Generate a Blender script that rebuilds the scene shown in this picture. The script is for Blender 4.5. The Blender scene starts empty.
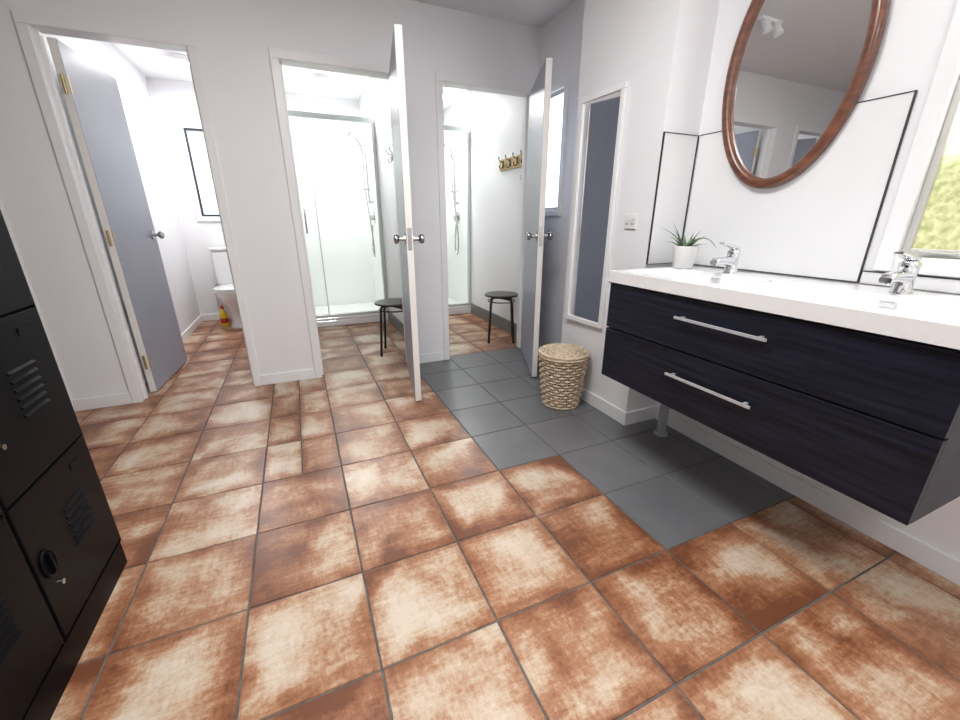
import bpy, bmesh, math, random
from mathutils import Vector, Matrix
random.seed(7)
sc = bpy.context.scene
sc.view_settings.view_transform = 'Standard'
sc.view_settings.exposure = 0.0

# ------------------------------------------------------------------ materials
def new_mat(name):
    m = bpy.data.materials.new(name); m.use_nodes = True
    nt = m.node_tree; b = nt.nodes.get('Principled BSDF')
    return m, nt, b
def pmat(name, col, rough=0.5, metal=0.0, noise=0.0, nscale=8.0, bump=0.0, bscale=60.0, coat=0.0, stretch=None, spec=0.5):
    m, nt, b = new_mat(name)
    b.inputs['Base Color'].default_value = (*col, 1)
    b.inputs['Roughness'].default_value = rough
    b.inputs['Metallic'].default_value = metal
    b.inputs['Coat Weight'].default_value = coat
    b.inputs['Specular IOR Level'].default_value = spec
    tc = nt.nodes.new('ShaderNodeTexCoord')
    src = tc.outputs['Object']
    if stretch:
        mp = nt.nodes.new('ShaderNodeMapping'); mp.inputs['Scale'].default_value = stretch
        nt.links.new(src, mp.inputs['Vector']); src = mp.outputs['Vector']
    if noise > 0:
        n = nt.nodes.new('ShaderNodeTexNoise'); n.inputs['Scale'].default_value = nscale; n.inputs['Detail'].default_value = 6
        r = nt.nodes.new('ShaderNodeValToRGB')
        r.color_ramp.elements[0].position = 0.3; r.color_ramp.elements[1].position = 0.7
        r.color_ramp.elements[0].color = tuple(c*(1-noise) for c in col)+(1,)
        r.color_ramp.elements[1].color = tuple(min(1, c*(1+noise)) for c in col)+(1,)
        nt.links.new(src, n.inputs['Vector']); nt.links.new(n.outputs['Fac'], r.inputs['Fac'])
        nt.links.new(r.outputs['Color'], b.inputs['Base Color'])
    if bump > 0:
        n2 = nt.nodes.new('ShaderNodeTexNoise'); n2.inputs['Scale'].default_value = bscale; n2.inputs['Detail'].default_value = 4
        bp = nt.nodes.new('ShaderNodeBump'); bp.inputs['Strength'].default_value = bump; bp.inputs['Distance'].default_value = 0.01
        nt.links.new(src, n2.inputs['Vector']); nt.links.new(n2.outputs['Fac'], bp.inputs['Height'])
        nt.links.new(bp.outputs['Normal'], b.inputs['Normal'])
    return m
M_wall = pmat('wall_paint', (0.83,0.825,0.845), 0.5, noise=0.015, nscale=2, bump=0.04, bscale=180)
M_wallshower = pmat('acrylic_liner', (0.88,0.90,0.885), 0.25, noise=0.01, nscale=2)
M_ceil = pmat('ceiling_paint', (0.78,0.78,0.80), 0.7, noise=0.01, nscale=2)
M_trim = pmat('white_gloss_trim', (0.84,0.84,0.85), 0.3, noise=0.01, nscale=4)
M_door = pmat('door_grey_paint', (0.31,0.33,0.40), 0.36, noise=0.04, nscale=3)
M_dooredge = pmat('door_edge_white', (0.82,0.79,0.76), 0.45, noise=0.03, nscale=5)
M_chrome = pmat('chrome', (0.80,0.81,0.83), 0.07, 1.0, noise=0.02)
M_nickel = pmat('brushed_nickel', (0.50,0.49,0.48), 0.2, 1.0, noise=0.05, nscale=30)
M_handle = pmat('satin_silver', (0.66,0.68,0.72), 0.3, 0.5, noise=0.03, nscale=30)
M_brass = pmat('brass', (0.5,0.38,0.18), 0.35, 1.0, noise=0.05)
M_darkmetal = pmat('dark_hook_metal', (0.05,0.045,0.04), 0.35, 0.8, noise=0.1)
M_ceramic = pmat('white_ceramic', (0.85,0.85,0.85), 0.08, noise=0.01, coat=0.4)
M_top = pmat('vanity_top', (0.80,0.795,0.80), 0.14, noise=0.01, coat=0.2)
M_black = pmat('black_paint', (0.012,0.012,0.014), 0.3, noise=0.1)
M_locker = pmat('locker_black_steel', (0.0025,0.003,0.0045), 0.36, 0.0, noise=0.15, nscale=20, bump=0.04, bscale=250, spec=0.10)
M_slot = pmat('dark_gap', (0.002,0.002,0.003), 0.7, noise=0.1, spec=0.1)
M_vanwood = pmat('vanity_dark_wood', (0.009,0.011,0.021), 0.38, noise=0.6, nscale=3, bump=0.12, bscale=6, stretch=(6,1.0,22), spec=0.28)
M_mirror = pmat('mirror_silver', (0.95,0.96,0.97), 0.0, 1.0)
M_frame_wood = pmat('mirror_frame_wood', (0.15,0.055,0.03), 0.3, noise=0.4, nscale=6, stretch=(3,3,8), bump=0.03, coat=0.2)
M_rackwood = pmat('rack_wood', (0.50,0.34,0.13), 0.45, noise=0.25, nscale=9, stretch=(8,1,8))
M_wicker = pmat('wicker', (0.60,0.47,0.34), 0.6, noise=0.3, nscale=50, bump=0.2, bscale=200)
M_wickerdark = pmat('wicker_inner', (0.14,0.095,0.06), 0.8, noise=0.2)
M_leaf = pmat('aloe_leaf', (0.12,0.19,0.10), 0.45, noise=0.35, nscale=40)
M_soil = pmat('soil', (0.04,0.03,0.02), 0.9, noise=0.4, nscale=80, bump=0.5)
M_pot = pmat('pot_white', (0.78,0.78,0.77), 0.35, noise=0.02)
M_grout = pmat('dark_grout', (0.12,0.108,0.10), 0.8, noise=0.3, nscale=30)
M_skirt = pmat('grey_skirting_tile', (0.16,0.165,0.165), 0.35, noise=0.1, nscale=12)
M_alu = pmat('window_aluminium', (0.55,0.54,0.52), 0.35, 0.1, noise=0.03)
M_aludark = pmat('window_dark_aluminium', (0.06,0.065,0.08), 0.35, 0.5, noise=0.03)
M_edge = pmat('panel_black_edge', (0.03,0.03,0.03), 0.5, noise=0.1)
M_splash = pmat('splash_panel', (0.80,0.80,0.81), 0.2, noise=0.01, coat=0.2)
M_yellow = pmat('bottle_yellow', (0.85,0.6,0.03), 0.3, noise=0.03)
M_red = pmat('bottle_red', (0.6,0.03,0.02), 0.3, noise=0.05)
M_plastic = pmat('outlet_plastic', (0.78,0.78,0.76), 0.35, noise=0.01)
M_pipe = pmat('grey_pvc_pipe', (0.35,0.37,0.41), 0.4, noise=0.03)
M_sfr = pmat('shower_frame_white', (0.66,0.70,0.70), 0.25, 0.3, noise=0.02)

def emat(name, col, st):
    m, nt, b = new_mat(name)
    b.inputs['Base Color'].default_value = (*col,1)
    b.inputs['Emission Color'].default_value = (*col,1)
    b.inputs['Emission Strength'].default_value = st
    return m
M_lamp = emat('lamp_diffuser', (1.0,0.99,0.96), 6.0)
M_paneblue = emat('pane_daylight_soft', (0.80,0.93,0.95), 1.0)
M_panebright = emat('pane_daylight', (0.92,0.96,1.0), 3.0)

def garden_pane():
    m, nt, b = new_mat('pane_frosted_garden')
    g = nt.nodes.new('ShaderNodeNewGeometry'); sp = nt.nodes.new('ShaderNodeSeparateXYZ')
    nt.links.new(g.outputs['Position'], sp.inputs[0])
    n = nt.nodes.new('ShaderNodeTexNoise'); n.inputs['Scale'].default_value = 45; n.inputs['Detail'].default_value = 8
    nt.links.new(g.outputs['Position'], n.inputs['Vector'])
    r = nt.nodes.new('ShaderNodeValToRGB')
    r.color_ramp.elements[0].position=0.35; r.color_ramp.elements[1].position=0.65
    r.color_ramp.elements[0].color=(0.46,0.48,0.16,1); r.color_ramp.elements[1].color=(0.92,0.92,0.50,1)
    nt.links.new(n.outputs['Fac'], r.inputs['Fac'])
    mr = nt.nodes.new('ShaderNodeMapRange'); mr.inputs['From Min'].default_value=1.25; mr.inputs['From Max'].default_value=1.55
    nt.links.new(sp.outputs['Z'], mr.inputs['Value'])
    mx = nt.nodes.new('ShaderNodeMix'); mx.data_type='RGBA'
    nt.links.new(mr.outputs['Result'], mx.inputs['Factor'])
    nt.links.new(r.outputs['Color'], mx.inputs[6]); mx.inputs[7].default_value=(0.95,0.98,1,1)
    st = nt.nodes.new('ShaderNodeMapRange'); st.inputs['From Min'].default_value=1.25; st.inputs['From Max'].default_value=1.65
    st.inputs['To Min'].default_value=0.9; st.inputs['To Max'].default_value=11.0
    nt.links.new(sp.outputs['Z'], st.inputs['Value'])
    nt.links.new(mx.outputs[2], b.inputs['Emission Color']); nt.links.new(st.outputs['Result'], b.inputs['Emission Strength'])
    b.inputs['Base Color'].default_value=(0.15,0.15,0.1,1)
    return m
M_garden = garden_pane()

def glass_mat():
    m, nt, b = new_mat('shower_glass'); nt.nodes.remove(b)
    out = nt.nodes['Material Output']
    t = nt.nodes.new('ShaderNodeBsdfTransparent'); t.inputs['Color'].default_value=(0.968,0.988,0.978,1)
    gl = nt.nodes.new('ShaderNodeBsdfGlossy'); gl.inputs['Roughness'].default_value=0.02
    fr = nt.nodes.new('ShaderNodeLayerWeight'); fr.inputs['Blend'].default_value=0.12
    mx = nt.nodes.new('ShaderNodeMixShader')
    nt.links.new(fr.outputs['Fresnel'], mx.inputs[0]); nt.links.new(t.outputs[0], mx.inputs[1]); nt.links.new(gl.outputs[0], mx.inputs[2])
    nt.links.new(mx.outputs[0], out.inputs['Surface'])
    return m
M_glass = glass_mat()

def tile_mat(name, grey=False):
    m, nt, b = new_mat(name)
    L = nt.links.new
    g = nt.nodes.new('ShaderNodeNewGeometry'); at = nt.nodes.new('ShaderNodeAttribute'); at.attribute_name='rnd'
    sc_ = nt.nodes.new('ShaderNodeVectorMath'); sc_.operation='SCALE'; sc_.inputs['Scale'].default_value=17.0
    L(at.outputs['Vector'], sc_.inputs[0])
    ad = nt.nodes.new('ShaderNodeVectorMath'); ad.operation='ADD'
    L(g.outputs['Position'], ad.inputs[0]); L(sc_.outputs[0], ad.inputs[1])
    def noise(s, d=6, r=0.6, dist=0.0, stretch=None):
        n = nt.nodes.new('ShaderNodeTexNoise'); n.inputs['Scale'].default_value=s; n.inputs['Detail'].default_value=d
        n.inputs['Roughness'].default_value=r; n.inputs['Distortion'].default_value=dist
        if stretch:
            mp = nt.nodes.new('ShaderNodeMapping'); mp.inputs['Scale'].default_value=stretch
            L(ad.outputs[0], mp.inputs['Vector']); L(mp.outputs['Vector'], n.inputs['Vector'])
        else: L(ad.outputs[0], n.inputs['Vector'])
        return n.outputs['Fac']
    def mth(op, a, c):
        n = nt.nodes.new('ShaderNodeMath'); n.operation=op
        for i, v in enumerate((a,c)):
            if isinstance(v,(int,float)): n.inputs[i].default_value=v
            else: L(v, n.inputs[i])
        return n.outputs[0]
    spx = nt.nodes.new('ShaderNodeSeparateXYZ'); L(at.outputs['Vector'], spx.inputs[0])
    n1 = noise(4.2,3,0.5,0.35); n2 = noise(70,8,0.8); n3 = noise(12,6,0.7,0.0,(1,5,1)); n4=noise(12,6,0.7,0.0,(5,1,1))
    if grey:
        r = nt.nodes.new('ShaderNodeValToRGB')
        f = mth('ADD', mth('MULTIPLY', n1, 0.6), mth('MULTIPLY', n2, 0.2)); f = mth('ADD', f, mth('MULTIPLY', spx.outputs['X'], 0.2))
        L(f, r.inputs['Fac'])
        r.color_ramp.elements[0].position=0.3; r.color_ramp.elements[0].color=(0.118,0.118,0.125,1)
        r.color_ramp.elements[1].position=0.7; r.color_ramp.elements[1].color=(0.165,0.165,0.172,1)
        L(r.outputs['Color'], b.inputs['Base Color']); b.inputs['Roughness'].default_value=0.3
    else:
        # glaze worn thin towards each tile's rim: rust edge, paler middle
        uv = nt.nodes.new('ShaderNodeUVMap'); uv.uv_map='UVMap'
        su = nt.nodes.new('ShaderNodeSeparateXYZ'); L(uv.outputs[0], su.inputs[0])
        ex = mth('MINIMUM', su.outputs['X'], mth('SUBTRACT', 1.0, su.outputs['X']))
        ey = mth('MINIMUM', su.outputs['Y'], mth('SUBTRACT', 1.0, su.outputs['Y']))
        ed = nt.nodes.new('ShaderNodeMapRange'); ed.interpolation_type='SMOOTHSTEP'
        ed.inputs['From Max'].default_value=0.24; ed.inputs['To Min'].default_value=-0.24; ed.inputs['To Max'].default_value=0.07
        L(mth('ADD', mth('MINIMUM', ex, ey), mth('MULTIPLY', mth('SUBTRACT', n3, 0.5), 0.12)), ed.inputs['Value'])
        f = mth('MULTIPLY', mth('SUBTRACT', n1, 0.5), 2.2)
        f = mth('ADD', f, mth('MULTIPLY', mth('SUBTRACT', n2, 0.5), 0.95))
        f = mth('ADD', f, mth('MULTIPLY', mth('SUBTRACT', n3, 0.5), 0.5)); f = mth('ADD', f, mth('MULTIPLY', mth('SUBTRACT', n4, 0.5), 0.5))
        f = mth('ADD', f, mth('MULTIPLY', mth('SUBTRACT', spx.outputs['X'], 0.5), 0.30)); f = mth('ADD', f, 0.51)
        f = mth('ADD', f, ed.outputs['Result'])
        r = nt.nodes.new('ShaderNodeValToRGB'); L(f, r.inputs['Fac'])
        e = r.color_ramp.elements
        e[0].position=0.02; e[0].color=(0.16,0.058,0.028,1)
        e[1].position=1.0; e[1].color=(0.64,0.54,0.44,1)
        x=e.new(0.26); x.color=(0.27,0.108,0.052,1)
        x=e.new(0.48); x.color=(0.39,0.195,0.108,1)
        x=e.new(0.62); x.color=(0.48,0.32,0.21,1)
        x=e.new(0.78); x.color=(0.56,0.43,0.32,1)
        L(r.outputs['Color'], b.inputs['Base Color'])
        rr = nt.nodes.new('ShaderNodeMapRange'); rr.inputs['To Min'].default_value=0.20; rr.inputs['To Max'].default_value=0.42
        L(n2, rr.inputs['Value']); L(rr.outputs['Result'], b.inputs['Roughness'])
    bp = nt.nodes.new('ShaderNodeBump'); bp.inputs['Strength'].default_value=0.12; bp.inputs['Distance'].default_value=0.004
    L(n2, bp.inputs['Height']); L(bp.outputs['Normal'], b.inputs['Normal'])
    return m
M_terra = tile_mat('terracotta_tile'); M_greyt = tile_mat('grey_tile', True)

# ------------------------------------------------------------------ builder
class Bld:
    def __init__(s, name): s.name=name; s.bm=bmesh.new(); s.mats=[]
    def mi(s, m):
        if m not in s.mats: s.mats.append(m)
        return s.mats.index(m)
    def box(s, x0,x1,y0,y1,z0,z1, mat, bevel=0.0, M=None, seg=2):
        idx=s.mi(mat); tmp=bmesh.new()
        bmesh.ops.create_cube(tmp,size=1.0)
        for v in tmp.verts:
            v.co=Vector(((x0+x1)/2+v.co.x*(x1-x0),(y0+y1)/2+v.co.y*(y1-y0),(z0+z1)/2+v.co.z*(z1-z0)))
        if bevel>0: bmesh.ops.bevel(tmp,geom=list(tmp.edges),offset=bevel,segments=seg,affect='EDGES',profile=0.5)
        if M is not None: bmesh.ops.transform(tmp,matrix=M,verts=tmp.verts)
        s._merge(tmp, idx, False)
    def _merge(s,tmp,idx,smooth):
        mp={}
        for v in tmp.verts: mp[v]=s.bm.verts.new(v.co)
        for f in tmp.faces:
            try: nf=s.bm.faces.new([mp[v] for v in f.verts])
            except ValueError: continue
            nf.material_index=idx; nf.smooth=smooth
        tmp.free()
    def loft(s, rings, mat, cap0=True, cap1=True, smooth=True, closed=False):
        idx=s.mi(mat); R=[[s.bm.verts.new(p) for p in r] for r in rings]
        n=len(R[0]); k=len(R)
        for i in range(k if closed else k-1):
            a=R[i]; b=R[(i+1)%k]
            for j in range(n):
                f=s.bm.faces.new((a[j],a[(j+1)%n],b[(j+1)%n],b[j])); f.material_index=idx; f.smooth=smooth
        if not closed:
            for c,r in ((cap0,rings[0]),(cap1,rings[-1])):
                if c:
                    f=s.bm.faces.new([s.bm.verts.new(p) for p in r]); f.material_index=idx
    def lathe(s, prof, c, mat, seg=32, cap0=True, cap1=True):
        rings=[[Vector((c[0]+r*math.cos(2*math.pi*j/seg), c[1]+r*math.sin(2*math.pi*j/seg), c[2]+z)) for j in range(seg)] for r,z in prof]
        s.loft(rings,mat,cap0,cap1)
    def cyl(s,p0,p1,r0,mat,r1=None,seg=20,caps=True):
        p0=Vector(p0);p1=Vector(p1); r1=r0 if r1 is None else r1
        s.tube([p0,p1],[r0,r1],mat,seg,caps)
    def tube(s,pts,r,mat,seg=10,caps=True,closed=False):
        pts=[Vector(p) for p in pts]; n=len(pts)
        if not isinstance(r,(list,tuple)): r=[r]*n
        def tan(i):
            if closed: t=pts[(i+1)%n]-pts[(i-1)%n]
            else: t=pts[min(i+1,n-1)]-pts[max(i-1,0)]
            return t.normalized()
        t=tan(0); up=Vector((0,0,1)) if abs(t.z)<0.9 else Vector((1,0,0))
        nrm=t.cross(up).normalized(); rings=[]
        for i in range(n):
            t=tan(i); nrm=(nrm-t*nrm.dot(t)).normalized(); bn=t.cross(nrm)
            rings.append([pts[i]+(nrm*math.cos(2*math.pi*j/seg)+bn*math.sin(2*math.pi*j/seg))*r[i] for j in range(seg)])
        s.loft(rings,mat,caps,caps,closed=closed)
    def quad(s, pts, mat):
        f=s.bm.faces.new([s.bm.verts.new(p) for p in pts]); f.material_index=s.mi(mat); return f
    def sphere(s,c,r,mat,sx=1,sy=1,sz=1,seg=20):
        prof=[(max(0.0005,r*math.sin(math.pi*i/12)),-r*math.cos(math.pi*i/12)) for i in range(13)]
        rings=[[Vector((c[0]+a*sx*math.cos(2*math.pi*j/seg),c[1]+a*sy*math.sin(2*math.pi*j/seg),c[2]+z*sz)) for j in range(seg)] for a,z in prof]
        s.loft(rings,mat)
    def done(s, parent=None, recalc=True):
        if recalc: bmesh.ops.recalc_face_normals(s.bm,faces=s.bm.faces)
        xs=[v.co.x for v in s.bm.verts]; ys=[v.co.y for v in s.bm.verts]; zs=[v.co.z for v in s.bm.verts]
        o=Vector(((min(xs)+max(xs))/2,(min(ys)+max(ys))/2,min(zs)))
        for v in s.bm.verts: v.co-=o
        me=bpy.data.meshes.new(s.name); s.bm.to_mesh(me); s.bm.free()
        for m in s.mats: me.materials.append(m)
        ob=bpy.data.objects.new(s.name,me); sc.collection.objects.link(ob); ob.location=o
        if parent is not None:
            ob.parent=parent; ob.location=o-parent.location
        return ob
def empty(name, loc):
    e=bpy.data.objects.new(name,None); e.location=loc; e.empty_display_size=0.1; sc.collection.objects.link(e); return e
def smooth_path(pts, sub=8):
    pts=[Vector(p) for p in pts]; out=[]
    P=[pts[0]*2-pts[1]]+pts+[pts[-1]*2-pts[-2]]
    for i in range(1,len(P)-2):
        p0,p1,p2,p3=P[i-1:i+3]
        for k in range(sub):
            t=k/sub
            out.append(0.5*((2*p1)+(p2-p0)*t+(2*p0-5*p1+4*p2-p3)*t*t+(3*p1-p0-3*p2+p3)*t**3))
    out.append(pts[-1]); return out

# ------------------------------------------------------------------ room constants
H=2.40; YW=3.025; YW2=3.125; XR=1.80; YB=5.45; XL=-2.35; YS=-1.7
XB=1.575; BY0=1.54; BY1=2.20

# floor
fb=Bld('floor'); uvl=fb.bm.loops.layers.uv.new('UVMap')
fb.box(XL-0.1,2.1,YS-0.1,YB+0.1,-0.12,-0.003,M_grout)
rnds=[None]*len(fb.bm.faces)
T=0.3333; X0=0.057; Y0=1.43; G=0.0024
def tile(xa,xb,ya,yb,mat):
    xa+=G;xb-=G;ya+=G;yb-=G
    if xb-xa<0.01 or yb-ya<0.01: return
    c=0.002
    lo=[(xa,ya),(xb,ya),(xb,yb),(xa,yb)]; hi=[(xa+c,ya+c),(xb-c,ya+c),(xb-c,yb-c),(xa+c,yb-c)]
    vl=[fb.bm.verts.new((p[0],p[1],-0.004)) for p in lo]; vh=[fb.bm.verts.new((p[0],p[1],0)) for p in hi]
    rv=(random.random(),random.random(),random.random()); idx=fb.mi(mat)
    f=fb.bm.faces.new(vh); f.material_index=idx; rnds.append(rv)
    for lp,u in zip(f.loops,((0,0),(1,0),(1,1),(0,1))): lp[uvl].uv=u
    for j in range(4):
        f=fb.bm.faces.new((vl[j],vl[(j+1)%4],vh[(j+1)%4],vh[j])); f.material_index=idx; rnds.append(rv)
for i in range(-8,7):
    for j in range(-10,13):
        xa=X0+i*T; xb=xa+T; ya=Y0+j*T; yb=ya+T
        xa2=max(xa,XL-0.05); xb2=min(xb,2.05); ya2=max(ya,YS-0.05); yb2=min(yb,YB+0.05)
        if xb2<=xa2 or yb2<=ya2: continue
        xc=(xa+xb)/2; yc=(ya+yb)/2
        gray=(xc>0.725 and 1.43<yc<3.1) or (xc>1.055 and 0.765<yc<1.43)
        m=M_greyt if gray else M_terra
        if i==-1 and 1.77<yc<3.1:
            tile(xa2,-0.115,ya2,yb2,m); tile(-0.115,xb2,ya2,yb2,m)
        else: tile(xa2,xb2,ya2,yb2,m)
fo=fb.done(recalc=False)
at=fo.data.attributes.new('rnd','FLOAT_VECTOR','FACE')
for k,rv in enumerate(rnds): at.data[k].vector = rv if rv else (0.5,0.5,0.5)

b=Bld('ceiling'); b.box(XL-0.1,2.1,YS-0.1,YB+0.1,H,H+0.1,M_ceil); b.done()

def wall_open(name, axis, a0,a1, t0,t1, opens, mat=M_wall, z1=H):
    b=Bld(name)
    def bx(p,q,za,zb):
        if q-p<1e-4 or zb-za<1e-4: return
        if axis=='x': b.box(p,q,t0,t1,za,zb,mat)
        else: b.box(t0,t1,p,q,za,zb,mat)
    cur=a0
    for (p,q,za,zb) in sorted(opens):
        bx(cur,p,0,z1); bx(p,q,0,za); bx(p,q,zb,z1); cur=q
    bx(cur,a1,0,z1)
    return b.done()
DH=2.0
D=[(-2.05,-1.40),(-1.05,-0.39),(0.035,0.72),(1.035,1.755)]
wall_open('wall_north','x',XL,XR,YW,YW2,[(p,q,0,DH) for p,q in D])
W1=(-0.62,0.69,0.99,2.08); W2=(2.66,2.965,1.17,1.95); W3=(-0.90,-0.36,1.14,1.99)
wall_open('wall_east','y',YS,YW2,XR,XR+0.14,[W1,W2])
wall_open('wall_bathroom_back','x',XL,2.05,YB,YB+0.14,[W3])
wall_open('wall_west','y',YS,YB,XL-0.1,XL,[])
wall_open('wall_south','x',XL,XR,YS-0.1,YS,[])
b=Bld('wall_column'); b.box(XB,XR,BY0,BY1,0,H,M_wall); b.done()
b=Bld('wall_locker_partition'); b.box(-1.20,-1.10,YS,1.45,0,H,M_wall); b.done()
for nm,x0,x1 in (('wall_partition_a',-1.28,-1.12),('wall_partition_b',-0.25,-0.05),('wall_partition_c',0.87,0.93),('wall_shower_east',1.90,2.05)):
    b=Bld(nm); b.box(x0,x1,YW2,YB,0,H,M_wall); b.done()

# baseboards
def base(name, segs, h=0.075, mat=M_trim):
    b=Bld(name)
    for s_ in segs: b.box(*s_,0,h,mat,bevel=0.003)
    b.done()
e=0.012
base('baseboard_north',[(-1.362,-1.088,YW-e,YW),(-0.352,-0.003,YW-e,YW),(0.76,0.995,YW-e,YW)])
base('baseboard_east',[(XB-e,XB,BY0-e,BY1),(XB,XR-e,BY0-e,BY0),(XR-e,XR,YS,BY0-e),(XB,XR-e,BY1,BY1+e),(XR-e,XR,BY1,YW-0.02)],0.08)
base('baseboard_toilet',[(-1.12,-1.12+e,YW2+0.75,YB),(-1.12+e,-0.25,YB-e,YB)])
base('baseboard_shower_a',[(0.855,0.87,YW2+0.02,4.58)],0.13,M_skirt)
base('baseboard_shower_b',[(1.885,1.90,YW2+0.02,4.58),(0.93,0.945,YW2+0.02,4.58)],0.13,M_skirt)

# ------------------------------------------------------------------ doors
def door(n, x0,x1, hinge, free, top=1.985):
    E=empty('door_%d'%n,((x0+x1)/2,(YW+YW2)/2,0))
    b=Bld('frame')
    c=0.04; j=0.012
    b.box(x0-c+0.004,x0+j,YW-0.014,YW,0,DH-j,M_trim,0.003); b.box(x1-j,x1+c-0.004,YW-0.014,YW,0,DH-j,M_trim,0.003)
    b.box(x0-c+0.004,x1+c-0.004,YW-0.014,YW,DH-j,DH+c,M_trim,0.003)
    b.box(x0,x0+j,YW,YW2,0,DH,M_trim); b.box(x1-j,x1,YW,YW2,0,DH,M_trim); b.box(x0+j,x1-j,YW,YW2,DH-j,DH,M_trim)
    b.box(x0-c,x0+j,YW2,YW2+0.012,0,DH-j,M_trim,0.003); b.box(x1-j,x1+c,YW2,YW2+0.012,0,DH-j,M_trim,0.003)
    b.box(x0+j,x0+j+0.012,YW+0.045,YW+0.075,0,DH-j,M_trim); b.box(x1-j-0.012,x1-j,YW+0.045,YW+0.075,0,DH-j,M_trim)
    b.done(E)
    h=Vector((*hinge,0)); f=Vector((*free,0)); d=(f-h); L=d.length; d.normalize(); nn=Vector((-d.y,d.x,0))
    M=Matrix(((d.x,nn.x,0,h.x),(d.y,nn.y,0,h.y),(0,0,1,0),(0,0,0,1)))
    t=0.036
    b=Bld('leaf'); b.box(0,L,-t/2,t/2,0.012,top,M_dooredge,M=M)
    b.box(0.001,L-0.001,-t/2-0.0015,-t/2+0.001,0.013,top-0.001,M_door,M=M); b.box(0.001,L-0.001,t/2-0.001,t/2+0.0015,0.013,top-0.001,M_door,M=M)
    b.box(L-0.002,L+0.0015,-0.012,0.012,0.94,1.06,M_nickel,M=M)
    b.done(E)
    b=Bld('knob')
    for sgn in (-1,1):
        c0=h+d*(L-0.06)+Vector((0,0,1.0))
        b.cyl(c0+nn*sgn*(t/2),c0+nn*sgn*(t/2+0.008),0.031,M_nickel,seg=28)
        b.cyl(c0+nn*sgn*(t/2+0.008),c0+nn*sgn*(t/2+0.04),0.011,M_nickel)
        pr=[(0.012,0.036),(0.022,0.042),(0.027,0.052),(0.026,0.062),(0.018,0.068),(0.002,0.070)]
        rings=[]
        for r,o in pr:
            cc=c0+nn*sgn*(t/2+o)
            rings.append([cc+(d*math.cos(2*math.pi*k/24)+Vector((0,0,1))*math.sin(2*math.pi*k/24))*r for k in range(24)])
        b.loft(rings,M_nickel)
    b.done(E)
    b=Bld('hinges')
    for z in (0.22,1.0,1.78):
        b.cyl(h+nn*0-d*0.004+Vector((0,0,z-0.045)),h-d*0.004+Vector((0,0,z+0.045)),0.007,M_brass,seg=10)
        b.box(0.0,0.012,t/2,t/2+0.003,z-0.045,z+0.045,M_brass,M=M)
        b.box(0.0,0.012,-t/2-0.003,-t/2,z-0.045,z+0.045,M_brass,M=M)
    b.done(E)
door(0,*D[0],(-2.012,3.17),(-1.70,3.78))
door(1,*D[1],(-1.012,3.16),(-0.965,3.82))
door(2,*D[2],(0.70,2.995),(0.582,2.30))
door(3,*D[3],(1.735,2.995),(1.475,2.365))

# ------------------------------------------------------------------ windows
def window_east(n, W, pane, fm=M_alu, mull=True, cas=0.05, dp=0.0):
    y0,y1,z0,z1=W; E=Bld('window_%d'%n)
    E.box(XR-0.016,XR,y0-cas,y0,z0-cas,z1+cas,M_trim,0.003); E.box(XR-0.016,XR,y1,y1+cas,z0-cas,z1+cas,M_trim,0.003)
    E.box(XR-0.016,XR,y0,y1,z1,z1+cas,M_trim,0.003); E.box(XR-0.022,XR,y0,y1,z0-cas,z0,M_trim,0.003)
    for (a,bb,c,d) in ((y0,y0+0.02,z0,z1),(y1-0.02,y1,z0,z1),(y0+0.02,y1-0.02,z0,z0+0.025),(y0+0.02,y1-0.02,z1-0.025,z1)):
        E.box(XR+0.005,XR+0.06,a,bb,c,d,fm,0.002)
    if mull:
        ym=(y0+y1)/2; E.box(XR+0.005,XR+0.06,ym-0.025,ym+0.025,z0+0.025,z1-0.025,fm,0.002)
        E.box(XR-0.002,XR+0.006,y1-0.2,y1-0.12,z0+0.004,z0+0.02,fm,0.003)
        E.cyl((XR-0.002,y1-0.13,z0+0.014),(XR-0.016,y1-0.05,z0+0.018),0.005,fm)
    E.box(XR+0.02,XR+0.025,y0+0.018,y1-0.018,z0+0.02,z1-0.02,pane)
    E.done()
window_east(1,W1,M_garden); window_east(2,W2,M_panebright,mull=False,cas=0.04)
x0,x1,z0,z1=W3; E=Bld('window_3')
for (a,bb,c,d) in ((x0-0.05,x0,z0-0.05,z1+0.05),(x1,x1+0.05,z0-0.05,z1+0.05),(x0,x1,z1,z1+0.05),(x0,x1,z0-0.05,z0)):
    E.box(a,bb,YB-0.016,YB,c,d,M_trim,0.003)
for (a,bb,c,d) in ((x0,x0+0.02,z0,z1),(x1-0.02,x1,z0,z1),(x0+0.02,x1-0.02,z0,z0+0.022),(x0+0.02,x1-0.02,z1-0.022,z1)):
    E.box(a,bb,YB+0.01,YB+0.07,c,d,M_aludark,0.002)
E.box(x0+0.015,x1-0.015,YB+0.03,YB+0.035,z0+0.015,z1-0.015,M_paneblue)
E.done()

# ------------------------------------------------------------------ splash panels
zt=1.472; zb=0.893; w=0.0035
b=Bld('splashback_panel')
b.box(XR-0.008,XR-0.001,0.775,BY0-0.014,zb,zt,M_splash)
b.box(XR-0.010,XR-0.001,0.775-w,0.775,zb,zt+w,M_edge); b.box(XR-0.010,XR-0.001,0.775,BY0-0.014,zt,zt+w,M_edge)
b.box(XR-0.010,XR-0.002,0.775,BY0-0.014,zb,zb+0.003,M_edge)
b.box(XR-0.008,XR-0.001,-0.70,0.766,zb,0.932,M_splash)
b.box(XR-0.010,XR-0.001,-0.70,0.7715,0.932,0.932+w,M_edge)
b.done()
b=Bld('splashback_panel')
b.box(XB+w,XR-0.014,BY0-0.008,BY0-0.001,zb,zt,M_splash)
b.box(XB,XB+w,BY0-0.010,BY0-0.001,zb,zt+w,M_edge); b.box(XB+w,XR-0.014,BY0-0.010,BY0-0.001,zt,zt+w,M_edge)
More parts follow.
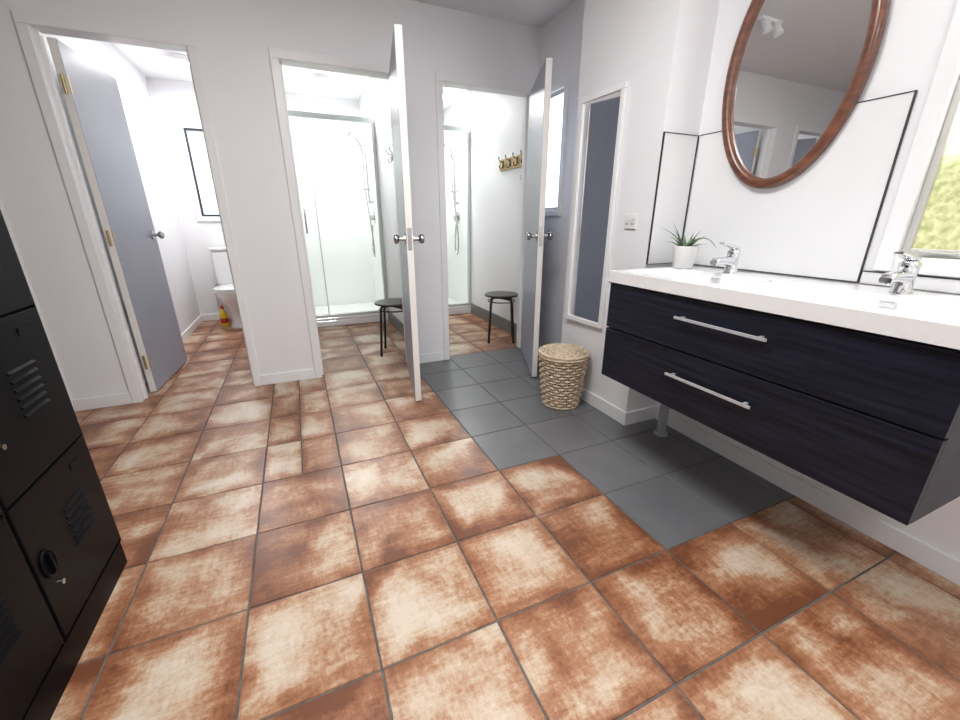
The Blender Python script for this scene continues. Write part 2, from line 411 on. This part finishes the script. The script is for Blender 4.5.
b.box(XR-0.014,XR-0.0105,BY0-0.012,BY0-0.001,zb,zt+w,M_edge)
b.box(XB+w,XR-0.014,BY0-0.010,BY0-0.003,zb,zb+0.003,M_edge)
b.done()

# ------------------------------------------------------------------ vanity
VX0=1.265; VX1=XR-0.013; VY0=0.306; VY1=1.425; VZ0=0.40; VZT=0.89; ST=0.052
V=empty('vanity_unit',((VX0+VX1)/2,(VY0+VY1)/2,VZ0))
b=Bld('cabinet')
cb=VZT-ST
b.box(VX0+0.02,VX1,VY0,VY0+0.018,VZ0,cb,M_vanwood); b.box(VX0+0.02,VX1,VY1-0.018,VY1,VZ0,cb,M_vanwood)
b.box(VX0+0.02,VX1,VY0+0.018,VY1-0.018,VZ0,VZ0+0.018,M_vanwood); b.box(VX1-0.018,VX1,VY0+0.018,VY1-0.018,VZ0+0.018,cb,M_vanwood)
b.box(VX0+0.022,VX0+0.03,VY0+0.018,VY1-0.018,VZ0+0.018,cb,M_slot)
b.done(V)
for nm,za,zc in (('drawer_lower',VZ0,0.632),('drawer_upper',0.638,cb-0.003)):
    b=Bld(nm); b.box(VX0,VX0+0.02,VY0,VY1,za,zc,M_vanwood,0.0015); b.done(V)
for nm,z in (('handle_upper',0.762),('handle_lower',0.54)):
    b=Bld(nm); b.box(VX0-0.026,VX0-0.019,0.71,1.045,z-0.005,z+0.005,M_handle,0.0015)
    for y in (0.735,1.02): b.box(VX0-0.024,VX0,y-0.005,y+0.005,z-0.005,z+0.005,M_handle)
    b.done(V)
# countertop with two integrated basins
b=Bld('countertop'); it=b.mi(M_top)
tx0=VX0-0.012; tx1=VX1; ty0=VY0-0.006; ty1=VY1+0.006
NX,NY=90,200
def sdf(x,y,cx,cy,hx,hy,r):
    qx=abs(x-cx)-hx+r; qy=abs(y-cy)-hy+r
    return math.hypot(max(qx,0),max(qy,0))+min(max(qx,qy),0)-r
def topz(x,y):
    d=min(sdf(x,y,1.455,1.165,0.150,0.235,0.05),sdf(x,y,1.455,0.60,0.150,0.235,0.05))
    if d>=0: return VZT
    t=min(1,-d/0.035); s_=t*(2-t); t2=min(1,-d/0.14)
    return VZT-0.072*s_-0.014*t2
g=[[b.bm.verts.new((tx0+(tx1-tx0)*i/NX, ty0+(ty1-ty0)*j/NY, topz(tx0+(tx1-tx0)*i/NX, ty0+(ty1-ty0)*j/NY))) for j in range(NY+1)] for i in range(NX+1)]
for i in range(NX):
    for j in range(NY):
        f=b.bm.faces.new((g[i][j],g[i+1][j],g[i+1][j+1],g[i][j+1])); f.smooth=True; f.material_index=it
zz=VZT-ST
def skirt(line):
    lo=[b.bm.verts.new((v.co.x,v.co.y,zz)) for v in line]; up=[b.bm.verts.new(v.co) for v in line]
    for k in range(len(line)-1):
        f=b.bm.faces.new((lo[k],lo[k+1],up[k+1],up[k])); f.material_index=it
skirt(g[0]); skirt(g[-1]); skirt([r[0] for r in g]); skirt([r[-1] for r in g])
b.box(tx0,VX0+0.02,ty0,ty1,zz,zz+0.004,M_top)
b.done(V)
b=Bld('basin_fittings')
for cy in (1.165,0.60):
    b.lathe([(0.022,0.0),(0.022,0.004),(0.016,0.006),(0.002,0.006)],(1.455,cy,VZT-0.087),M_chrome)
    b.box(1.588,1.5975,cy-0.02,cy+0.02,VZT-0.034,VZT-0.018,M_chrome,0.002)
b.done(V)
b=Bld('waste_pipe')
b.tube(smooth_path([(1.68,1.38,0.0),(1.68,1.38,0.15),(1.68,1.36,0.28),(1.68,1.34,0.398)]),0.024,M_pipe,14); b.lathe([(0.036,0),(0.036,0.012),(0.026,0.016)],(1.68,1.38,0),M_pipe)
b.done()

def faucet(y):
    b=Bld('basin_faucet'); x=1.675; z=VZT+0.0005
    b.lathe([(0.027,0),(0.027,0.004),(0.024,0.008),(0.023,0.07),(0.025,0.075),(0.025,0.088),(0.018,0.096),(0.002,0.098)],(x,y,z),M_chrome,28)
    rings=[]
    for (dx,zc,hw,hh) in ((0.0,0.045,0.021,0.020),(-0.04,0.05,0.020,0.017),(-0.08,0.052,0.0185,0.014),(-0.105,0.05,0.018,0.013),(-0.115,0.044,0.015,0.008)):
        ring=[]
        for k in range(20):
            a=2*math.pi*k/20; cx=math.copysign(abs(math.cos(a))**0.5,math.cos(a)); sx=math.copysign(abs(math.sin(a))**0.5,math.sin(a))
            ring.append(Vector((x+dx,y+cx*hw,z+zc+sx*hh)))
        rings.append(ring)
    b.loft(rings,M_chrome); b.cyl((x-0.098,y,z+0.042),(x-0.098,y,z+0.030),0.011,M_chrome)
    rings=[]
    for (dx,zc,hw,hh) in ((0.02,0.100,0.014,0.004),(0.0,0.102,0.022,0.009),(-0.03,0.108,0.020,0.008),(-0.075,0.118,0.017,0.006),(-0.085,0.121,0.012,0.003)):
        rings.append([Vector((x+dx,y+math.cos(2*math.pi*k/16)*hw,z+zc+math.sin(2*math.pi*k/16)*hh)) for k in range(16)])
    b.loft(rings,M_chrome); b.done()
faucet(1.165); faucet(0.61)

# aloe
b=Bld('potted_aloe_plant'); px,py=1.635,1.375
b.lathe([(0.036,0.001),(0.042,0.004),(0.053,0.094),(0.055,0.098),(0.051,0.100),(0.048,0.085)],(px,py,VZT),M_pot,36,cap1=False)
b.lathe([(0.0485,0.083),(0.03,0.088),(0.002,0.09)],(px,py,VZT),M_soil,24,cap0=False)
def blade(b,base_,az,el,L,w,curl,mat):
    d=Vector((math.cos(az),math.sin(az),0)); side=Vector((-d.y,d.x,0)); p=Vector(base_); ang=el; n=9; rings=[]
    for i in range(n):
        t=i/(n-1); ww=w*(1-t**1.5)*(0.75+0.5*math.sin(math.pi*min(1,t*1.4)))+0.0006; tt=ww*0.35
        dirv=d*math.cos(ang)+Vector((0,0,1))*math.sin(ang); up=side.cross(dirv)
        rings.append([p+side*ww*math.cos(a)+up*(tt*math.sin(a)+ww*0.25*math.cos(a)**2) for a in [2*math.pi*k/8 for k in range(8)]])
        p=p+dirv*(L/(n-1)); ang-=curl/(n-1)
    b.loft(rings,mat)
for k in range(11):
    az=k*2.399+random.uniform(-.2,.2); el=1.35-0.07*k; L=random.uniform(0.09,0.14)
    dx=math.cos(az)
    if dx>0.2: L*=0.8
    blade(b,(px+0.012*math.cos(az),py+0.012*math.sin(az),VZT+0.086),az,el,L,0.0075,0.35+0.05*k,M_leaf)
blade(b,(px,py-0.012,VZT+0.086),-1.75,0.95,0.20,0.009,2.0,M_leaf)
blade(b,(px,py+0.005,VZT+0.086),2.3,1.0,0.15,0.009,0.7,M_leaf)
b.done()

# oval mirror
cy,cz,ay,az_=1.158,1.65,0.262,0.428
b=Bld('oval_wall_mirror'); N=96; rings=[]
prof=[(0.0,0.001),(0.0,0.018),(-0.004,0.026),(-0.016,0.030),(-0.030,0.027),(-0.039,0.018),(-0.040,0.001)]
for k in range(N):
    t=2*math.pi*k/N; nx=math.cos(t)/ay; nz=math.sin(t)/az_; l=math.hypot(nx,nz); nx/=l; nz/=l
    rings.append([Vector((XR-0.012-dx, cy+ay*math.cos(t)+nx*o, cz+az_*math.sin(t)+nz*o)) for o,dx in prof])
b.loft(rings,M_frame_wood,closed=True)
mid=[Vector((XR-0.020, cy+(ay-0.032)*math.cos(2*math.pi*k/N), cz+(az_-0.032)*math.sin(2*math.pi*k/N))) for k in range(N)]
b.quad(mid,M_mirror)
b.done()

# tall mirror (hung very slightly off the wall at its far edge)
b=Bld('tall_wall_mirror'); ya,yb,za,zb_=1.797,2.135,0.50,1.735; fw=0.028
RM=Matrix.Translation((XB-0.001,ya,0))@Matrix.Rotation(math.radians(2.3),4,'Z')@Matrix.Translation((-(XB-0.001),-ya,0))
b.box(XB-0.02,XB-0.001,ya,yb,za,za+fw,M_trim,0.003,M=RM); b.box(XB-0.02,XB-0.001,ya,yb,zb_-fw,zb_,M_trim,0.003,M=RM)
b.box(XB-0.02,XB-0.001,ya,ya+fw,za+fw,zb_-fw,M_trim,0.003,M=RM); b.box(XB-0.02,XB-0.001,yb-fw,yb,za+fw,zb_-fw,M_trim,0.003,M=RM)
b.box(XB-0.010,XB-0.002,ya+fw-.002,yb-fw+.002,za+fw-.002,zb_-fw+.002,M_mirror,M=RM); b.done()

# outlet
b=Bld('power_outlet'); yo,zo=1.672,1.095
b.box(XB-0.010,XB,yo-0.04,yo+0.04,zo-0.036,zo+0.036,M_plastic,0.003)
for dy in (-0.02,0.02):
    b.box(XB-0.014,XB-0.010,yo+dy-0.008,yo+dy+0.008,zo+0.008,zo+0.026,M_plastic,0.001)
    b.box(XB-0.0108,XB-0.0095,yo+dy-0.007,yo+dy-0.004,zo-0.018,zo-0.006,M_slot); b.box(XB-0.0108,XB-0.0095,yo+dy+0.004,yo+dy+0.007,zo-0.018,zo-0.006,M_slot)
b.done()

# ------------------------------------------------------------------ wicker basket
b=Bld('wicker_laundry_basket'); bx,by=1.408,1.935
def rb(z): return 0.108+0.036*(z/0.33)
b.lathe([(0.10,0.004),(rb(0.0)-0.006,0.006),(rb(0.32)-0.006,0.32)],(bx,by,0),M_wickerdark,32)
NS=26
for k in range(NS):
    a=2*math.pi*k/NS
    b.tube([(bx+rb(z)*math.cos(a),by+rb(z)*math.sin(a),z) for z in (0.004,0.11,0.22,0.325)],0.004,M_wicker,6)
nr=17
for i in range(nr):
    z=0.011+i*0.0185; r=rb(z); pts=[]
    for k in range(NS*4):
        a=2*math.pi*k/(NS*4); pts.append((bx+(r+0.006*math.cos(a*NS/2+math.pi*i))*math.cos(a),by+(r+0.006*math.cos(a*NS/2+math.pi*i))*math.sin(a),z))
    b.tube(pts,0.0068,M_wicker,6,closed=True)
for z,r,t in ((0.325,0.147,0.009),(0.008,0.108,0.008),(0.342,0.147,0.009)):
    b.tube([(bx+r*math.cos(2*math.pi*k/48),by+r*math.sin(2*math.pi*k/48),z) for k in range(48)],t,M_wicker,8,closed=True)
b.lathe([(0.146,0.335),(0.146,0.342),(0.06,0.352),(0.002,0.354)],(bx,by,0),M_wickerdark,32)
for i in range(10):
    r=0.014+i*0.0135; pts=[]; n=max(16,NS*2)
    for k in range(n*2):
        a=2*math.pi*k/(n*2); pts.append((bx+r*math.cos(a),by+r*math.sin(a),0.356-0.011*(r/0.146)**2+0.0025*math.cos(a*NS/2+math.pi*i)))
    b.tube(pts,0.0062,M_wicker,6,closed=True)
b.done()

# ------------------------------------------------------------------ stools
def stool(x,y,rot):
    b=Bld('round_stool')
    b.lathe([(0.145,0.432),(0.158,0.434),(0.162,0.441),(0.158,0.449),(0.14,0.451),(0.002,0.449)],(x,y,0),M_black,40)
    for k in range(2):
        a=rot+k*math.pi/2; d=Vector((math.cos(a),math.sin(a),0)); c=Vector((x,y,0)); zt=0.424-k*0.019
        P=[c-d*0.165+Vector((0,0,0.012)),c-d*0.150+Vector((0,0,0.2)),c-d*0.138+Vector((0,0,0.36)),c-d*0.128+Vector((0,0,zt-0.02)),c-d*0.10+Vector((0,0,zt)),
           c+d*0.10+Vector((0,0,zt)),c+d*0.128+Vector((0,0,zt-0.02)),c+d*0.138+Vector((0,0,0.36)),c+d*0.150+Vector((0,0,0.2)),c+d*0.165+Vector((0,0,0.012))]
        b.tube(smooth_path(P,6),0.0105,M_black,10)
        for s_ in (-1,1):
            q=c+d*0.165*s_; b.lathe([(0.011,0.0),(0.0125,0.004),(0.012,0.022)],(q.x,q.y,0),M_black,14)
    b.tube([(x+0.125*math.cos(2*math.pi*k/36),y+0.125*math.sin(2*math.pi*k/36),0.385) for k in range(36)],0.006,M_black,8,closed=True)
    b.done()
stool(0.69,3.40,0.45); stool(1.70,3.37,0.35)

# ------------------------------------------------------------------ showers
def shower(x0,x1):
    yf=4.60; E=empty('shower_enclosure',((x0+x1)/2,5.0,0))
    b=Bld('tray'); b.box(x0,x1,yf-0.02,YB-0.002,0,0.07,M_ceramic,0.01)
    b.box(x0,x1,yf-0.02,yf+0.05,0.07,0.10,M_ceramic,0.008); b.done(E)
    b=Bld('liner'); b.box(x0,x1,YB-0.01,YB-0.002,0.07,2.05,M_wallshower); b.box(x0,x0+0.006,yf+0.03,YB-0.01,0.07,2.05,M_wallshower); b.box(x1-0.006,x1,yf+0.03,YB-0.01,0.07,2.05,M_wallshower); b.done(E)
    b=Bld('frame')
    b.box(x0,x1,yf-0.01,yf+0.04,2.01,2.06,M_sfr,0.003); b.box(x0,x1,yf-0.01,yf+0.04,0.10,0.13,M_sfr,0.003)
    b.box(x0,x0+0.03,yf-0.005,yf+0.035,0.13,2.01,M_sfr,0.002); b.box(x1-0.035,x1,yf-0.005,yf+0.035,0.13,2.01,M_sfr,0.002)
    xm=x0+(x1-x0)*0.30
    b.box(xm-0.005,xm+0.005,yf+0.018,yf+0.032,0.13,2.01,M_sfr); b.done(E)
    b=Bld('glass')
    b.quad([(x0+0.03,yf+0.025,0.13),(xm,yf+0.025,0.13),(xm,yf+0.025,2.01),(x0+0.03,yf+0.025,2.01)],M_glass)
    b.quad([(xm-0.03,yf+0.005,0.13),(x1-0.035,yf+0.005,0.13),(x1-0.035,yf+0.005,2.01),(xm-0.03,yf+0.005,2.01)],M_glass); b.done(E)
    b=Bld('pull_handle'); hx=x0+0.16
    b.tube(smooth_path([(hx,yf+0.02,0.98),(hx,yf-0.035,0.99),(hx,yf-0.04,1.08),(hx,yf-0.035,1.20),(hx,yf+0.02,1.21)]),0.009,M_nickel,10); b.done(E)
    b=Bld('slide_rail'); xr=x1-0.05; yr=4.97
    b.cyl((xr,yr,1.28),(xr,yr,1.93),0.011,M_nickel)
    for z in (1.30,1.91): b.cyl((x1-0.006,yr,z),(xr-0.01,yr,z),0.014,M_nickel)
    b.box(xr-0.05,xr+0.015,yr-0.02,yr+0.02,1.80,1.85,M_nickel,0.006)
    b.tube(smooth_path([(xr-0.03,yr-0.02,1.78),(xr-0.05,yr-0.03,1.86),(xr-0.10,yr-0.06,1.93),(xr-0.15,yr-0.09,1.95)]),[0.012]*24+[0.013],M_nickel,10)
    b.cyl((xr-0.15,yr-0.09,1.96),(xr-0.175,yr-0.10,1.915),0.035,M_nickel,0.05)
    b.box(xr-0.07,xr+0.02,yr-0.05,yr+0.05,1.42,1.435,M_nickel,0.004)
    b.tube(smooth_path([(xr-0.03,yr-0.02,1.78),(xr-0.045,yr-0.04,1.5),(xr-0.03,yr-0.11,1.15),(xr-0.01,yr-0.12,0.85),(xr,yr-0.05,0.70),(xr,yr+0.02,0.80),(xr+0.02,yr+0.03,1.05)]),0.009,M_nickel,8)
    b.done(E)
    b=Bld('mixer'); b.cyl((x1-0.006,yr+0.03,1.13),(x1-0.015,yr+0.03,1.13),0.07,M_nickel,seg=28); b.cyl((x1-0.015,yr+0.03,1.13),(x1-0.06,yr+0.03,1.13),0.028,M_nickel)
    b.cyl((x1-0.05,yr+0.03,1.13),(x1-0.065,yr-0.04,1.10),0.008,M_nickel); b.done(E)
shower(-0.048,0.868); shower(0.932,1.898)

# hooks
def hook(b,x,y,z,m):
    b.box(x-0.006,x,y-0.012,y+0.012,z-0.03,z+0.03,m,0.002)
    b.tube(smooth_path([(x-0.004,y,z+0.015),(x-0.03,y,z+0.02),(x-0.045,y,z+0.035),(x-0.047,y,z+0.05)],6),0.004,m,8); b.sphere((x-0.047,y,z+0.052),0.007,m)
    b.tube(smooth_path([(x-0.004,y,z-0.015),(x-0.015,y,z-0.04),(x-0.034,y,z-0.04),(x-0.04,y,z-0.02)],6),0.004,m,8); b.sphere((x-0.04,y,z-0.018),0.006,m)
b=Bld('coat_hook_rack'); b.box(1.880,1.899,3.24,3.82,1.545,1.645,M_rackwood,0.004)
for y in (3.32,3.46,3.60,3.74): hook(b,1.880,y,1.60,M_darkmetal)
b.done()
b=Bld('coat_hook_rack'); b.box(0.862,0.869,3.58,3.90,1.60,1.64,M_nickel,0.002)
for y in (3.62,3.74,3.86): hook(b,0.862,y,1.62,M_nickel)
b.done()
b=Bld('wall_notice'); b.box(1.896,1.899,3.34,3.44,1.43,1.49,M_plastic)
for k in range(3): b.box(1.8952,1.8962,3.35,3.43,1.442+0.015*k,1.446+0.015*k,M_slot)
b.done()

# ------------------------------------------------------------------ toilet
b=Bld('toilet'); cx=-0.67
def oval(z,yf,yb,hw,n=36,p=1.0):
    cyy=(yf+yb)/2; hy=(yb-yf)/2
    return [Vector((cx+hw*math.cos(2*math.pi*k/n),cyy+hy*math.sin(2*math.pi*k/n),z)) for k in range(n)]
b.loft([oval(0,4.90,5.34,.115),oval(.02,4.90,5.34,.115),oval(.05,4.92,5.33,.10),oval(.15,4.92,5.33,.10),oval(.24,4.86,5.34,.125),oval(.32,4.78,5.35,.165),oval(.38,4.74,5.36,.182),oval(.40,4.745,5.355,.178)],M_ceramic)
b.loft([oval(.402,4.735,5.20,.187),oval(.415,4.725,5.20,.192),oval(.42,4.735,5.20,.185)],M_ceramic)
b.loft([oval(.422,4.735,5.20,.187),oval(.437,4.728,5.20,.192),oval(.445,4.76,5.18,.16),oval(.447,4.9,5.05,.04)],M_ceramic)
b.box(cx-.15,cx+.15,5.17,5.43,.33,.42,M_ceramic,.02)
b.box(cx-.19,cx+.19,5.245,5.43,.42,.79,M_ceramic,.025,seg=4); b.box(cx-.20,cx+.20,5.235,5.435,.79,.825,M_ceramic,.012,seg=3)
b.lathe([(0.022,.825),(0.022,.832),(.002,.833)],(cx,5.33,0),M_chrome)
b.tube(smooth_path([(cx-.15,5.40,.45),(cx-.24,5.41,.40),(cx-.25,5.43,.2),(cx-.25,5.44,.15)]),.008,M_chrome,8)
b.done()
b=Bld('cleaner_bottle'); q=(-0.835,5.08,0)
b.lathe([(.036,0),(.04,.006),(.04,.12),(.036,.15),(.016,.18),(.014,.195)],q,M_yellow,24); b.lathe([(.0405,.04),(.0412,.042),(.0412,.09),(.0405,.092)],q,M_red,24,False,False)
b.lathe([(.017,.19),(.017,.215),(.008,.225),(.005,.24),(.001,.241)],q,M_red,16); b.done()

# ------------------------------------------------------------------ lockers
b=Bld('metal_locker'); LX=-0.665; y1=1.465; cw=0.382; nc=4; z0=0.10; ch=0.392; nt=4
b.box(-1.07,LX-0.018,y1-cw*nc,y1,0.0,z0+ch*nt+0.02,M_locker,0.003)
b.box(LX-0.018,LX-0.006,y1-cw*nc,y1,0.0,0.088,M_locker,0.002)
b.box(LX-0.018,LX-0.012,y1-cw*nc,y1,0.09,z0+ch*nt+0.02,M_slot)
for c in range(nc):
    yb_=y1-cw*c-0.006; ya_=y1-cw*(c+1)+0.006
    b.box(LX-0.018,LX-0.002,yb_-0.000,yb_+0.006,0.09,z0+ch*nt+0.02,M_locker)
    for r in range(nt):
        za=z0+ch*r+0.003; zc=z0+ch*(r+1)-0.003
        b.box(LX-0.014,LX,ya_+0.001,yb_-0.001,za,zc,M_locker,0.003)
        ym=(ya_+yb_)/2+0.035
        for k in range(6):
            zz=zc-0.12-k*0.022
            b.box(0,0.009,-0.055,0.055,-0.001,0.001,M_locker,M=Matrix.Translation((LX-0.001,ym,zz))@Matrix.Rotation(math.radians(40),4,'Y'))
            b.box(LX-0.001,LX+0.0006,ym-0.053,ym+0.053,zz-0.010,zz-0.003,M_slot)
        yh=ya_+0.045; zh=za+0.20
        b.tube([(LX+0.002,yh+0.024*math.cos(2*math.pi*k/28),zh+0.036*math.sin(2*math.pi*k/28)) for k in range(28)],0.004,M_locker,8,closed=True)
        b.quad([Vector((LX+0.0008,yh+0.024*math.cos(2*math.pi*k/28),zh+0.036*math.sin(2*math.pi*k/28))) for k in range(28)],M_slot)
        b.box(LX,LX+0.012,yh-0.004,yh+0.004,zh-0.028,zh+0.028,M_locker,0.002)
        b.cyl((LX,yh+0.015,zh-0.075),(LX+0.006,yh+0.015,zh-0.075),0.007,M_nickel)
        b.box(LX,LX+0.002,yb_-0.11,yb_-0.06,zc-0.055,zc-0.035,M_locker)
b.done()

# ------------------------------------------------------------------ lights
def round_light(x,y,power,r=0.12,col=(1,0.985,0.95)):
    b=Bld('ceiling_light'); b.lathe([(r,H-0.001),(r,H-0.03),(r-0.012,H-0.04)],(x,y,0),M_trim,36,cap0=True,cap1=False)
    b.lathe([(r-0.012,H-0.036),(r*0.7,H-0.052),(r*0.3,H-0.058),(0.002,H-0.059)],(x,y,0),M_lamp,36,cap0=False)
    ob=b.done()
    l=bpy.data.lights.new('ceiling_light_lamp','AREA'); l.shape='DISK'; l.size=2*r; l.energy=power; l.color=col
    o=bpy.data.objects.new('ceiling_light_lamp',l); sc.collection.objects.link(o); o.parent=ob; o.location=(0,0,-0.012)
for (x,y,p) in ((-0.72,4.72,19),(0.40,4.78,23),(1.60,4.78,23),(-1.8,4.3,10)): round_light(x,y,p,0.11,(0.99,1.0,0.975) if x>0 else (1,.99,.97))
def fill_panel(x,y,p):  # unseen ceiling fixture, added to fill the main room with soft light
    b=Bld('added_fill_panel'); b.box(x-.32,x+.32,y-.32,y+.32,H-0.03,H-0.001,M_trim,0.004); b.box(x-.29,x+.29,y-.29,y+.29,H-0.034,H-0.028,M_lamp); ob=b.done()
    l=bpy.data.lights.new('added_fill_lamp','AREA'); l.shape='SQUARE'; l.size=0.58; l.energy=p
    o=bpy.data.objects.new('added_fill_lamp',l); sc.collection.objects.link(o); o.parent=ob; o.location=(0,0,-0.006)
fill_panel(0.3,1.1,29); fill_panel(0.3,-0.8,15)
b=Bld('ceiling_spotlight'); b.box(0.30,0.50,2.25,2.29,H-0.02,H-0.001,M_trim,0.003)
for x in (0.34,0.46): b.cyl((x,2.27,H-0.02),(x-0.01,2.24,H-0.09),0.022,M_trim,0.03)
b.done()

w=bpy.data.worlds.new('World'); sc.world=w; w.use_nodes=True
bg=w.node_tree.nodes['Background']; bg.inputs[0].default_value=(0.75,0.85,1,1); bg.inputs[1].default_value=1.0

# ------------------------------------------------------------------ camera
cam=bpy.data.cameras.new('camera'); co=bpy.data.objects.new('camera',cam); sc.collection.objects.link(co)
cam.sensor_width=36; cam.lens=402/960*36; cam.clip_start=0.02
co.location=(0,0,1.1)
co.rotation_euler=(math.radians(90-19.15),0,math.radians(-23.7))
sc.camera=co
